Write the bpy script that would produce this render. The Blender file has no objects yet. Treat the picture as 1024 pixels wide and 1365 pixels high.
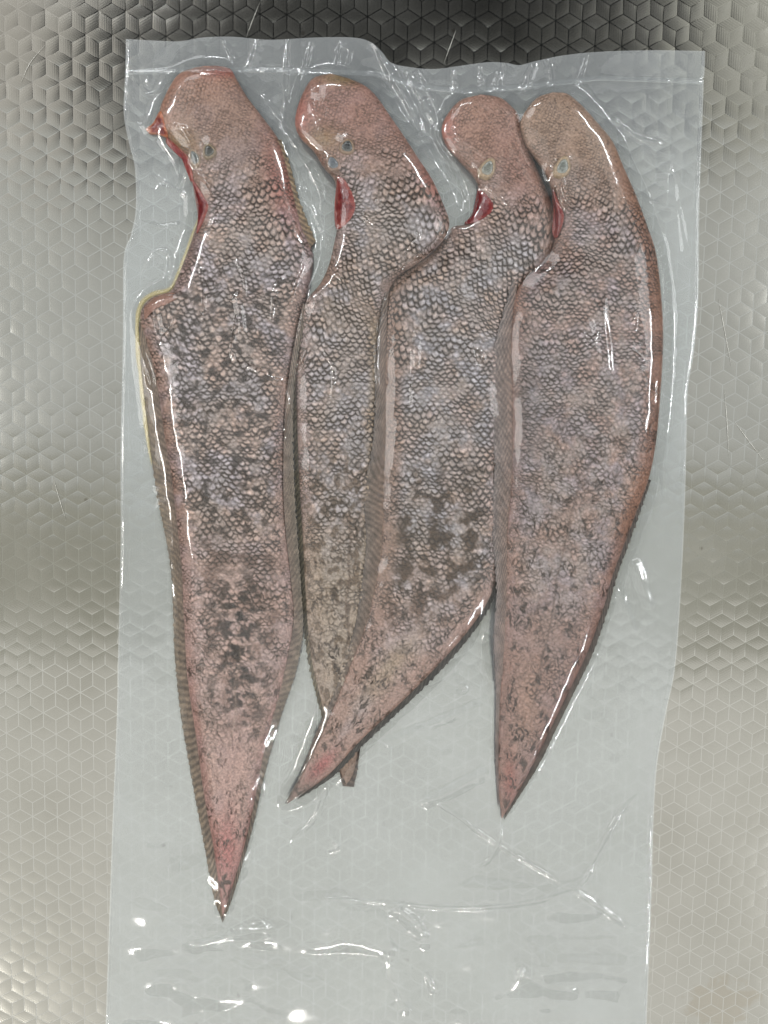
import bpy, math, random
import numpy as np

# ------------------------------------------------------------------ camera, world, lamps, exposure
S = bpy.context.scene
COL = S.collection
MM = 0.001
PX = 0.0004                      # metres per photograph pixel in the middle of the table
FOC = 993.0                      # focal length in photograph pixels
TILT = math.radians(4.7)
DIST = FOC * PX
CAM = np.array([0.0, DIST * math.sin(TILT), DIST * math.cos(TILT)])
cam_d = bpy.data.cameras.new('camera')
cam = bpy.data.objects.new('camera', cam_d)
COL.objects.link(cam)
cam.location = CAM
cam.rotation_euler = (-TILT, 0, 0)
cam_d.sensor_fit = 'VERTICAL'
cam_d.sensor_height = 36.0
cam_d.lens = 36.0 * FOC / 1365.0
cam_d.clip_start = 0.01
cam_d.clip_end = 50
S.camera = cam

W = bpy.data.worlds.new('World')
S.world = W
W.use_nodes = True
W.node_tree.nodes['Background'].inputs['Color'].default_value = (0.85, 0.93, 1.0, 1)
W.node_tree.nodes['Background'].inputs['Strength'].default_value = 0.015

S.view_settings.view_transform = 'Standard'
S.view_settings.look = 'None'
S.view_settings.exposure = 0.0
S.view_settings.gamma = 1.0
S.cycles.max_bounces = 8
S.cycles.transparent_max_bounces = 12
S.cycles.sample_clamp_indirect = 4.0
S.cycles.caustics_reflective = False
S.cycles.caustics_refractive = False


def lamp(name, loc, sx, sy, radiance, col, aim=None):
    """area lamp; its power follows from the radiance wanted"""
    d = bpy.data.lights.new(name, 'AREA')
    d.shape = 'ELLIPSE' if name.startswith('disc') else 'RECTANGLE'
    d.size, d.size_y = sx, sy
    d.energy = radiance * math.pi * sx * sy
    d.color = col
    o = bpy.data.objects.new(name, d)
    COL.objects.link(o)
    o.location = loc
    if aim is not None:
        v = np.array(aim, float) - np.array(loc, float)
        from mathutils import Vector
        o.rotation_euler = Vector(v).to_track_quat('-Z', 'Y').to_euler()
    return o


# overhead panels laid out for the bands mirrored in the steel; added side lights
lamp('overhead_panel', (0.0, 0.37, 1.62), 3.4, 0.84, 1.15, (0.97, 1.0, 0.99))
lamp('overhead_panel', (0.0, -1.55, 1.62), 3.6, 2.1, 1.42, (1.0, 0.995, 0.95))
lamp('overhead_panel', (0.0, -0.28, 1.62), 3.4, 0.43, 0.80, (0.98, 0.98, 0.86))
lamp('overhead_panel', (-1.42, 1.44, 1.62), 1.3, 1.30, 1.0, (1.0, 0.96, 0.90))
lamp('overhead_panel', (1.52, 1.44, 1.62), 1.4, 1.30, 0.84, (0.98, 0.98, 0.88))
lamp('overhead_panel', (-2.3, 0.0, 1.66), 1.2, 3.4, 0.7, (1.0, 0.98, 0.95))  # outer pair added for diffuse fill, outside what the steel mirrors
lamp('overhead_panel', (2.3, 0.0, 1.66), 1.2, 3.4, 0.7, (0.97, 0.99, 1.0))
lamp('disc_glare_fill', (1.85, 0.64, 1.62), 0.85, 0.85, 4.5, (0.98, 0.99, 1.0), (0, 0, 0))  # disc lights added out of view for broad glare on the film
lamp('disc_glare_fill', (-1.88, 0.32, 1.62), 0.85, 0.85, 4.5, (1.0, 0.98, 0.95), (0, 0, 0))
lamp('disc_glare_fill', (-0.98, 2.05, 1.62), 0.85, 0.85, 4.5, (0.97, 0.99, 1.0), (0, 0, 0))
# unseen strip lights added in a ring; they draw the thin white glints on every crease of the film
for az, rad, hgt, L_, warm in ((8, 1.80, 1.08, 185, 0), (52, 1.95, 1.25, 190, 0), (98, 2.20, 1.25, 220, 0), (142, 1.95, 1.25, 190, 0),
                               (184, 1.78, 1.15, 190, 1), (234, 2.20, 1.20, 200, 1), (268, 2.25, 1.25, 230, 1), (320, 2.20, 1.25, 190, 0)):
    a_ = math.radians(az)
    o_ = lamp('added_glint_strip', (rad * math.cos(a_), rad * math.sin(a_), hgt), 0.50, 0.045, L_, (1.0, 0.96, 0.90) if warm else (0.96, 0.98, 1.0), (0, 0, 0))
    # long side level, tangent to the ring round the table
    from mathutils import Matrix, Vector
    f_ = (Vector((0, 0, 0)) - o_.location).normalized(); t_ = Vector((-math.sin(a_), math.cos(a_), 0)); up_ = (-f_).cross(t_)
    o_.rotation_euler = Matrix((t_, up_, -f_)).transposed().to_euler()


# ------------------------------------------------------------------ numeric helpers
def ground(px, py, z=0.0):
    """photograph pixel -> point on the horizontal plane at height z (metres)"""
    px = np.asarray(px, float); py = np.asarray(py, float)
    dx = (px - 512.0) / FOC
    dy = -(py - 682.5) / FOC
    c, s = math.cos(-TILT), math.sin(-TILT)
    wy = dy * c + s
    wz = dy * s - c
    k = (z - CAM[2]) / wz
    return np.stack([CAM[0] + dx * k, CAM[1] + wy * k, np.zeros_like(k) + z], -1)


def hash2(i, j, seed=0):
    h = (i.astype(np.int64) * 374761393 + j.astype(np.int64) * 668265263 + seed * 982451653) & 0xffffffff
    h = ((h ^ (h >> 13)) * 1274126177) & 0xffffffff
    h = h ^ (h >> 16)
    return (h & 0xffffff) / float(0xffffff)


def vnoise(x, y, seed=0):
    """gradient noise, about 0..1"""
    i = np.floor(x); j = np.floor(y)
    fx = x - i; fy = y - j
    def corner(a, b):
        an = hash2(i + a, j + b, seed) * 2 * math.pi
        return np.cos(an) * (fx - a) + np.sin(an) * (fy - b)
    ux = fx * fx * fx * (fx * (fx * 6 - 15) + 10); uy = fy * fy * fy * (fy * (fy * 6 - 15) + 10)
    r = (corner(0, 0) * (1 - ux) + corner(1, 0) * ux) * (1 - uy) + (corner(0, 1) * (1 - ux) + corner(1, 1) * ux) * uy
    return np.clip(0.5 + 0.95 * r, 0, 1)


def fbm(x, y, seed=0, o=4):
    r = 0; a = 0.5; t = 0
    for k in range(o):
        r = r + a * vnoise(x + 17.3 * k, y - 9.1 * k, seed + k); t += a
        x = x * 2.03; y = y * 2.03; a *= 0.5
    return r / t


def sst(a, b, x):
    t = np.clip((x - a) / (b - a), 0, 1)
    return t * t * (3 - 2 * t)


def srgb(c):
    c = np.asarray(c, float) / 255.0
    return np.where(c <= 0.04045, c / 12.92, ((c + 0.055) / 1.055) ** 2.4)


def lin(r, g, b):
    v = srgb([r, g, b])
    return (float(v[0]), float(v[1]), float(v[2]), 1.0)


def spline(pts, n=10):
    """Catmull-Rom through pts"""
    p = np.array(pts, float)
    q = np.vstack([2 * p[0] - p[1], p, 2 * p[-1] - p[-2]])
    out = []
    t = np.linspace(0, 1, n, endpoint=False)[:, None]
    for i in range(1, len(q) - 2):
        a, b, c, d = q[i - 1], q[i], q[i + 1], q[i + 2]
        out.append(0.5 * (2 * b + (c - a) * t + (2 * a - 5 * b + 4 * c - d) * t ** 2 + (3 * b - a - 3 * c + d) * t ** 3))
    out.append(p[-1:])
    return np.vstack(out)


def arclen(p):
    return np.concatenate([[0], np.cumsum(np.linalg.norm(np.diff(p, axis=0), axis=1))])


def resample(p, n):
    s = arclen(p); t = np.linspace(0, s[-1], n)
    return np.stack([np.interp(t, s, p[:, k]) for k in range(p.shape[1])], -1)


def smooth1(a, k):
    if k < 2: return a
    w = np.hanning(k * 2 + 3)[1:-1]; w /= w.sum()
    pad = len(w) // 2
    if a.ndim == 1:
        ex = np.concatenate([2 * a[0] - a[pad:0:-1], a, 2 * a[-1] - a[-2:-pad - 2:-1]])
        return np.convolve(ex, w, 'valid')
    return np.stack([smooth1(a[:, i], k) for i in range(a.shape[1])], -1)


# ------------------------------------------------------------------ object helpers
def grid_mesh(name, V, closed_bottom=None, smooth=True):
    """V: (n, m, 3) array of points -> mesh of quads (optionally closed underneath by a second array)"""
    n, m = V.shape[:2]
    idx = np.arange(n * m).reshape(n, m)
    q = np.stack([idx[:-1, :-1], idx[1:, :-1], idx[1:, 1:], idx[:-1, 1:]], -1).reshape(-1, 4)
    verts = V.reshape(-1, 3)
    faces = [q]
    if closed_bottom is not None:
        B = closed_bottom
        bn, bm = B.shape[:2]
        bi = np.arange(bn * bm).reshape(bn, bm) + n * m
        faces.append(np.stack([bi[:-1, :-1], bi[:-1, 1:], bi[1:, 1:], bi[1:, :-1]], -1).reshape(-1, 4))
        def rim(a, b):
            faces.append(np.stack([a[:-1], b[:-1], b[1:], a[1:]], -1))
        if (bn, bm) == (n, m):
            rim(idx[:, 0][::-1], bi[:, 0][::-1]); rim(idx[:, -1], bi[:, -1])
            rim(idx[0, :], bi[0, :]); rim(idx[-1, :][::-1], bi[-1, :][::-1])
        verts = np.vstack([verts, B.reshape(-1, 3)])
    return raw_mesh(name, verts, np.vstack(faces), smooth)


def raw_mesh(name, verts, quads, smooth=True):
    me = bpy.data.meshes.new(name)
    k = quads.shape[1]
    me.vertices.add(len(verts)); me.vertices.foreach_set('co', np.ascontiguousarray(verts, np.float32).ravel())
    me.loops.add(quads.size); me.loops.foreach_set('vertex_index', np.ascontiguousarray(quads, np.int32).ravel())
    me.polygons.add(len(quads))
    me.polygons.foreach_set('loop_start', np.arange(0, quads.size, k, dtype=np.int32))
    me.polygons.foreach_set('loop_total', np.full(len(quads), k, np.int32))
    if smooth: me.polygons.foreach_set('use_smooth', np.ones(len(quads), bool))
    me.update(calc_edges=True)
    return me


def colour(me, rgb_lin):
    """per-point pigment, linear RGB"""
    a = me.color_attributes.new('pigment', 'FLOAT_COLOR', 'POINT')
    c = np.ones((len(me.vertices), 4), np.float32)
    rgb_lin = np.asarray(rgb_lin) * 0.43                 # even scale on all pigment, set to suit the lamps
    c[:len(rgb_lin), :3] = rgb_lin
    if len(rgb_lin) < len(c): c[len(rgb_lin):, :3] = rgb_lin[:1]
    a.data.foreach_set('color', c.ravel())


def link(name, me, mat, parent=None, **props):
    o = bpy.data.objects.new(name, me)
    COL.objects.link(o)
    if mat is not None and me is not None: me.materials.append(mat)
    if parent is not None:
        o.parent = parent
        o.matrix_parent_inverse = parent.matrix_basis.inverted()
    for k, v in props.items(): o[k] = v
    return o


def new_mat(name):
    m = bpy.data.materials.new(name); m.use_nodes = True
    return m, m.node_tree, m.node_tree.nodes['Principled BSDF']


def N(nt, kind, **kw):
    n = nt.nodes.new(kind)
    for k, v in kw.items():
        if hasattr(n, k): setattr(n, k, v)
        else: n.inputs[k].default_value = v
    return n


def L(nt, a, ao, b, bi):
    nt.links.new(a.outputs[ao], b.inputs[bi])


def math_node(nt, op, a, b=None):
    n = nt.nodes.new('ShaderNodeMath'); n.operation = op
    for i, v in enumerate((a, b)):
        if v is None: continue
        if isinstance(v, (int, float)): n.inputs[i].default_value = v
        else: nt.links.new(v, n.inputs[i])
    return n.outputs[0]


# ------------------------------------------------------------------ materials
def skin_material(name, rough=0.42, grain=0.35):
    m, nt, b = new_mat(name)
    at = N(nt, 'ShaderNodeAttribute', attribute_name='pigment')
    tc = N(nt, 'ShaderNodeTexCoord')
    no = N(nt, 'ShaderNodeTexNoise', Scale=900.0, Detail=4.0)
    L(nt, tc, 'Object', no, 'Vector')
    ramp = N(nt, 'ShaderNodeMapRange')
    ramp.inputs['From Min'].default_value = 0.3; ramp.inputs['From Max'].default_value = 0.7
    ramp.inputs['To Min'].default_value = 1 - grain; ramp.inputs['To Max'].default_value = 1 + grain
    L(nt, no, 'Fac', ramp, 'Value')
    mul = N(nt, 'ShaderNodeVectorMath', operation='MULTIPLY')
    L(nt, at, 'Color', mul, 0); L(nt, ramp, 'Result', mul, 1)
    L(nt, mul, 'Vector', b, 'Base Color')
    b.inputs['Roughness'].default_value = rough
    b.inputs['Specular IOR Level'].default_value = 0.35
    n2 = N(nt, 'ShaderNodeTexNoise', Scale=1500.0, Detail=3.0)
    L(nt, tc, 'Object', n2, 'Vector')
    bp = N(nt, 'ShaderNodeBump', Strength=0.35, Distance=0.0004)
    L(nt, n2, 'Fac', bp, 'Height'); L(nt, bp, 'Normal', b, 'Normal')
    return m


SKIN = skin_material('fish_skin')
FIN = skin_material('fin_membrane', 0.5, 0.25)
FLESH = skin_material('raw_flesh', 0.22, 0.3)
EYE = skin_material('eye_skin', 0.3, 0.2)


def film_material(name, milk, rough, tint, gloss=1.0, wob=0.0, wet=False):
    """clear plastic film: lets light straight through, mirrors by Fresnel, with a little milky scatter"""
    m = bpy.data.materials.new(name); m.use_nodes = True
    nt = m.node_tree; nt.nodes.clear()
    out = N(nt, 'ShaderNodeOutputMaterial')
    tr = N(nt, 'ShaderNodeBsdfTransparent', Color=(*tint, 1))
    df = N(nt, 'ShaderNodeBsdfDiffuse', Color=(0.87, 0.91, 0.94, 1))
    gl = N(nt, 'ShaderNodeBsdfGlossy', Roughness=rough)
    mx = N(nt, 'ShaderNodeMixShader')
    tc = N(nt, 'ShaderNodeTexCoord')
    no = N(nt, 'ShaderNodeTexNoise', Scale=38.0, Detail=5.0)
    L(nt, tc, 'Object', no, 'Vector')
    mr = N(nt, 'ShaderNodeMapRange')
    mr.inputs['From Min'].default_value = 0.3; mr.inputs['From Max'].default_value = 0.7
    mr.inputs['To Min'].default_value = milk * 0.92; mr.inputs['To Max'].default_value = milk * 1.08
    L(nt, no, 'Fac', mr, 'Value')
    if wet:
        at = N(nt, 'ShaderNodeAttribute', attribute_name='dryness')
        nt.links.new(math_node(nt, 'MULTIPLY', mr.outputs[0], at.outputs['Fac']), mx.inputs['Fac'])
    else:
        L(nt, mr, 'Result', mx, 'Fac')
    L(nt, tr, 0, mx, 1); L(nt, df, 0, mx, 2)
    # Schlick reflectance of a thin sheet, the same from either side
    ge = N(nt, 'ShaderNodeNewGeometry')
    dt = N(nt, 'ShaderNodeVectorMath', operation='DOT_PRODUCT'); L(nt, ge, 'Normal', dt, 0); L(nt, ge, 'Incoming', dt, 1)
    c1 = math_node(nt, 'SUBTRACT', 1.0, math_node(nt, 'ABSOLUTE', dt.outputs['Value']))
    fac = math_node(nt, 'MULTIPLY', math_node(nt, 'ADD', math_node(nt, 'MULTIPLY', math_node(nt, 'POWER', c1, 5.0), 0.9), 0.045), gloss)
    m2 = N(nt, 'ShaderNodeMixShader')
    nt.links.new(fac, m2.inputs['Fac'])
    L(nt, mx, 0, m2, 1); L(nt, gl, 0, m2, 2)
    if wob:
        n2 = N(nt, 'ShaderNodeTexNoise', Scale=160.0, Detail=3.0)
        L(nt, tc, 'Object', n2, 'Vector')
        bp = N(nt, 'ShaderNodeBump', Strength=wob, Distance=0.0006)
        L(nt, n2, 'Fac', bp, 'Height'); L(nt, bp, 'Normal', gl, 'Normal')
    L(nt, m2, 0, out, 'Surface')
    return m


FILM_FRONT = film_material('clear_film', 0.026, 0.095, (0.985, 0.99, 0.99), 0.8, 0.03, True)
FILM_BACK = film_material('milky_film', 0.105, 0.25, (0.90, 0.92, 0.92), 0.6)
FILM_SEAL = film_material('sealed_film', 0.045, 0.12, (0.97, 0.98, 0.98), 1.2)


def steel_material():
    m, nt, b = new_mat('embossed_steel')
    b.inputs['Metallic'].default_value = 1.0
    tc = N(nt, 'ShaderNodeTexCoord')
    n1 = N(nt, 'ShaderNodeTexNoise', Scale=9.0, Detail=6.0, Roughness=0.6)
    L(nt, tc, 'Object', n1, 'Vector')
    cr = N(nt, 'ShaderNodeValToRGB')
    cr.color_ramp.elements[0].position = 0.3; cr.color_ramp.elements[0].color = (0.27, 0.263, 0.235, 1)
    cr.color_ramp.elements[1].position = 0.7; cr.color_ramp.elements[1].color = (0.345, 0.34, 0.315, 1)
    L(nt, n1, 'Fac', cr, 'Fac')
    # dried brown stain near the lower right corner
    c = ground(962, 1338)
    sub = N(nt, 'ShaderNodeVectorMath', operation='SUBTRACT'); sub.inputs[1].default_value = (c[0], c[1], 0)
    L(nt, tc, 'Object', sub, 0)
    sc = N(nt, 'ShaderNodeVectorMath', operation='MULTIPLY'); sc.inputs[1].default_value = (50, 72, 0)
    L(nt, sub, 'Vector', sc, 0)
    ln = N(nt, 'ShaderNodeVectorMath', operation='LENGTH'); L(nt, sc, 'Vector', ln, 0)
    n3 = N(nt, 'ShaderNodeTexNoise', Scale=90.0, Detail=4.0); L(nt, tc, 'Object', n3, 'Vector')
    d = math_node(nt, 'ADD', ln.outputs['Value'], math_node(nt, 'MULTIPLY', math_node(nt, 'SUBTRACT', n3.outputs['Fac'], 0.5), 2.4))
    mk = N(nt, 'ShaderNodeMapRange'); mk.inputs['From Min'].default_value = 1.05; mk.inputs['From Max'].default_value = 0.8
    mk.inputs['To Min'].default_value = 0; mk.inputs['To Max'].default_value = 0.3
    nt.links.new(d, mk.inputs['Value'])
    mix = N(nt, 'ShaderNodeMix', data_type='RGBA')
    L(nt, mk, 'Result', mix, 'Factor'); L(nt, cr, 'Color', mix, 6)
    mix.inputs[7].default_value = (0.25, 0.21, 0.15, 1)
    # sparse dark specks
    vo = N(nt, 'ShaderNodeTexVoronoi', Scale=38.0); L(nt, tc, 'Object', vo, 'Vector')
    sp = N(nt, 'ShaderNodeMapRange'); sp.inputs['From Min'].default_value = 0.05; sp.inputs['From Max'].default_value = 0.03
    sp.inputs['To Max'].default_value = 0.5
    L(nt, vo, 'Distance', sp, 'Value')
    mix2 = N(nt, 'ShaderNodeMix', data_type='RGBA')
    L(nt, sp, 'Result', mix2, 'Factor'); L(nt, mix, 2, mix2, 6)
    mix2.inputs[7].default_value = (0.12, 0.10, 0.08, 1)
    # the pressed outlines are lighter and smoother than the hatched faces
    uv = N(nt, 'ShaderNodeUVMap', uv_map='hatch')
    sx = N(nt, 'ShaderNodeSeparateXYZ'); L(nt, uv, 'UV', sx, 0)
    face = N(nt, 'ShaderNodeMapRange'); face.inputs['From Min'].default_value = 0.75; face.inputs['From Max'].default_value = 0.98
    L(nt, sx, 'Y', face, 'Value')
    mix3 = N(nt, 'ShaderNodeMix', data_type='RGBA')
    L(nt, face, 'Result', mix3, 'Factor'); mix3.inputs[6].default_value = (0.375, 0.372, 0.35, 1); L(nt, mix2, 2, mix3, 7)
    L(nt, mix3, 2, b, 'Base Color')
    n2 = N(nt, 'ShaderNodeTexNoise', Scale=25.0, Detail=6.0); L(nt, tc, 'Object', n2, 'Vector')
    mr = N(nt, 'ShaderNodeMapRange'); mr.inputs['To Min'].default_value = 0.15; mr.inputs['To Max'].default_value = 0.26
    L(nt, n2, 'Fac', mr, 'Value'); rg = math_node(nt, 'MULTIPLY', mr.outputs[0], math_node(nt, 'ADD', math_node(nt, 'MULTIPLY', face.outputs[0], 0.5), 0.5))
    nt.links.new(rg, b.inputs['Roughness'])
    # hatch lines pressed into every lozenge run along the uv
    w = math_node(nt, 'SINE', math_node(nt, 'MULTIPLY', sx.outputs['X'], 2 * math.pi))
    n4 = N(nt, 'ShaderNodeTexNoise', Scale=700.0, Detail=3.0); L(nt, tc, 'Object', n4, 'Vector')
    n5 = N(nt, 'ShaderNodeTexNoise', Scale=22.0, Detail=3.0); L(nt, tc, 'Object', n5, 'Vector')
    wear = N(nt, 'ShaderNodeMapRange'); wear.inputs['From Min'].default_value = 0.35; wear.inputs['From Max'].default_value = 0.6
    wear.inputs['To Min'].default_value = 0.25; wear.inputs['To Max'].default_value = 1.0
    L(nt, n5, 'Fac', wear, 'Value')
    h = math_node(nt, 'ADD', math_node(nt, 'MULTIPLY', math_node(nt, 'MULTIPLY', w, sx.outputs['Y']), wear.outputs[0]),
                  math_node(nt, 'MULTIPLY', n4.outputs['Fac'], 0.8))
    bp = N(nt, 'ShaderNodeBump', Strength=0.075, Distance=0.00004)
    nt.links.new(h, bp.inputs['Height']); L(nt, bp, 'Normal', b, 'Normal')
    return m


STEEL = steel_material()


# ------------------------------------------------------------------ table: pressed steel sheet with a cube pattern
def build_table():
    pitch = 34.0 * PX
    R = pitch / math.sqrt(3)
    rot = math.radians(-1.2)
    nx, ny = 36, 44
    ii, jj = np.meshgrid(np.arange(-nx, nx + 1), np.arange(-ny, ny + 1), indexing='ij')
    cx = (ii + 0.5 * (jj % 2)) * pitch; cy = jj * 1.5 * R
    cen = np.stack([cx.ravel(), cy.ravel()], -1)
    ang = np.radians([90, 30, -30, -90, -150, 150])
    hv = np.stack([np.cos(ang), np.sin(ang)], -1) * R          # top, UR, LR, bottom, LL, UL
    O = np.zeros(2)
    lozenges = [(np.stack([O, hv[1], hv[0], hv[5]]), (math.radians(60), (0.0012, -0.0018))),   # top face
                (np.stack([O, hv[5], hv[4], hv[3]]), (math.radians(0), (-0.002, -0.0006))),    # left face
                (np.stack([O, hv[3], hv[2], hv[1]]), (math.radians(120), (0.0018, 0.0012)))]    # right face
    Vs, Qs, UVs = [], [], []
    base = 0
    for q, (ha, tilt) in lozenges:
        c = q.mean(0)
        ring = [q, c + (q - c) * 0.925]
        n = len(cen)
        outer = cen[:, None, :] + ring[0][None]
        inner = cen[:, None, :] + ring[1][None]
        key = cen + c
        press = 0.35 + 0.65 * sst(0.3, 0.6, fbm(key[:, 0] * 14, key[:, 1] * 14, 5))
        zo = np.full((n, 4), -0.000024) * press[:, None]
        d = inner - (cen + c)[:, None, :]
        wob = (hash2(np.round(cen[:, 0] * 1e5), np.round(cen[:, 1] * 1e5), 3) - 0.5) * 0.004
        zi = d[..., 0] * (tilt[0] + wob[:, None]) + d[..., 1] * (tilt[1] - wob[:, None])
        v = np.concatenate([np.concatenate([outer, zo[..., None]], -1), np.concatenate([inner, zi[..., None]], -1)], 1)
        f = np.array([[4, 5, 6, 7], [0, 1, 5, 4], [1, 2, 6, 5], [2, 3, 7, 6], [3, 0, 4, 7]])
        Vs.append(v.reshape(-1, 3))
        Qs.append((f[None] + (np.arange(n) * 8)[:, None, None] + base).reshape(-1, 4))
        # hatch coordinate: across the lines, in line widths
        hd = np.array([math.cos(ha), math.sin(ha)])
        co = np.einsum('nkd,d->nk', v[..., :2], hd) / (2.9 * PX)
        depth = np.concatenate([np.zeros((n, 4)), np.ones((n, 4))], 1)
        UVs.append(np.stack([co, depth], -1)[:, f].reshape(-1, 2))
        base += n * 8
    V = np.vstack(Vs); Q = np.vstack(Qs); UV = np.vstack(UVs)
    c, s = math.cos(rot), math.sin(rot)
    V[:, :2] = V[:, :2] @ np.array([[c, s], [-s, c]])
    V[:, 2] -= 0.0003
    me = raw_mesh('table_top', V, Q, smooth=False)
    uv = me.uv_layers.new(name='hatch')
    uv.data.foreach_set('uv', UV.astype(np.float32).ravel())
    t = link('table_top', me, STEEL, kind='structure')
    return t


table = build_table()

SCRATCH, nt_, b_ = new_mat('bare_scratch')
b_.inputs['Metallic'].default_value = 1.0
b_.inputs['Base Color'].default_value = (0.45, 0.44, 0.41, 1)
b_.inputs['Roughness'].default_value = 0.5
for pts in ([(958, 398), (966, 440), (975, 488)], [(347, 2), (338, 24), (328, 50)], [(608, 40), (600, 62), (592, 84)],
            [(72, 640), (80, 668), (88, 694)], [(966, 520), (969, 560), (972, 610)], [(978, 560), (1000, 590), (1020, 616)],
            [(60, 60), (40, 84), (28, 110)]):
    p = resample(spline(pts), 14)
    d = np.gradient(p, axis=0); nrm = np.stack([-d[:, 1], d[:, 0]], -1) / np.linalg.norm(d, axis=1)[:, None]
    wdt = 0.26 * np.sin(np.linspace(0.1, math.pi - 0.1, 14))[:, None]
    A = ground(*(p - nrm * wdt).T, 0.00001); B = ground(*(p + nrm * wdt).T, 0.00001); M_ = ground(*p.T, 0.00008)
    me = grid_mesh('scratch', np.stack([A, M_, B], 1))
    link('scratch', me, SCRATCH, table)


# ------------------------------------------------------------------ height raster shared by the fish and the film
CELL = 1.6 * PX
RX0, RY0 = -0.215, -0.385
RNX, RNY = int(0.43 / CELL), int(0.70 / CELL)


class Raster:
    def __init__(self): self.h = np.zeros((RNX, RNY))
    def add(self, V, lift=0.0):
        P = V.reshape(-1, 3)
        for ox in (-0.35, 0.35):
            for oy in (-0.35, 0.35):
                i = np.clip(((P[:, 0] - RX0) / CELL + ox).astype(int), 0, RNX - 1)
                j = np.clip(((P[:, 1] - RY0) / CELL + oy).astype(int), 0, RNY - 1)
                np.maximum.at(self.h, (i, j), P[:, 2] + lift)
    def blur(self, n=1):
        h = self.h
        for _ in range(n):
            h = blur1(h)
        return h


def blur1(h):
    p = np.pad(h, 1, mode='edge')
    h = (p[:-2, 1:-1] + 2 * p[1:-1, 1:-1] + p[2:, 1:-1]) / 4
    p = np.pad(h, 1, mode='edge')
    return (p[1:-1, :-2] + 2 * p[1:-1, 1:-1] + p[1:-1, 2:]) / 4


def sample(h, x, y):
    fx = np.clip((x - RX0) / CELL - 0.5, 0, RNX - 1.001); fy = np.clip((y - RY0) / CELL - 0.5, 0, RNY - 1.001)
    i = fx.astype(int); j = fy.astype(int); a = fx - i; b = fy - j
    return (h[i, j] * (1 - a) + h[i + 1, j] * a) * (1 - b) + (h[i, j + 1] * (1 - a) + h[i + 1, j + 1] * a) * b


ALL = Raster()


# ------------------------------------------------------------------ fish
def side_param(p, axis):
    d = np.diff(p, axis=0)
    step = np.maximum(d @ axis, 0) + 0.30 * np.linalg.norm(d, axis=1)
    s = np.concatenate([[0], np.cumsum(step)])
    return s / s[-1]


def scale_field(s, t, a, b, seed):
    """overlapping scales on a staggered lattice; scales nearer the head lie on top.
    Returns height 0..1, distance behind the covering rim (in scale radii), random id"""
    ds = a * 0.5
    k0 = np.floor(s / ds)
    H = np.zeros_like(s); D = np.full_like(s, 9.0); ID = np.zeros_like(s); R = np.zeros_like(s)
    for dk in (2, 1, 0, -1, -2, -3):
        k = k0 + dk
        off = 0.5 * (k % 2)
        jn = np.round(t / b - off)
        side = np.where(t / b - off > jn, 1, -1)
        for j in (jn + side, jn):
            jx = hash2(k, j, seed) - 0.5; jy = hash2(k, j, seed + 7) - 0.5
            sc = (k + 0.5) * ds + jx * a * 0.12
            tc = (j + off) * b + jy * b * 0.14
            sz = 0.90 + 0.3 * hash2(k, j, seed + 11)
            q = (s - sc) / (a * 0.74 * sz); w = (t - tc) / (b * 0.60 * sz)
            r = np.sqrt(q * q + w * w)
            ins = r < 1
            h = 0.55 + 0.45 * np.clip(q, -1, 1) - 0.12 * w * w
            D = np.where(ins, 9.0, np.minimum(D, np.where(q > 0.42, r - 1, 9.0)))
            H = np.where(ins, h * sst(1.02, 0.88, r), H); ID = np.where(ins, hash2(k, j, seed + 23), ID); R = np.where(ins, r, R)
    H = H * (0.35 + 0.65 * sst(0.0, 0.42, D))
    return H, D, ID, R


def bump(x, y, cx, cy, rx, ry, ang=0.0):
    c, s = math.cos(ang), math.sin(ang)
    dx, dy = x - cx, y - cy
    return np.exp(-(((dx * c + dy * s) / rx) ** 2 + ((-dx * s + dy * c) / ry) ** 2))


class Fish:
    pass


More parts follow.
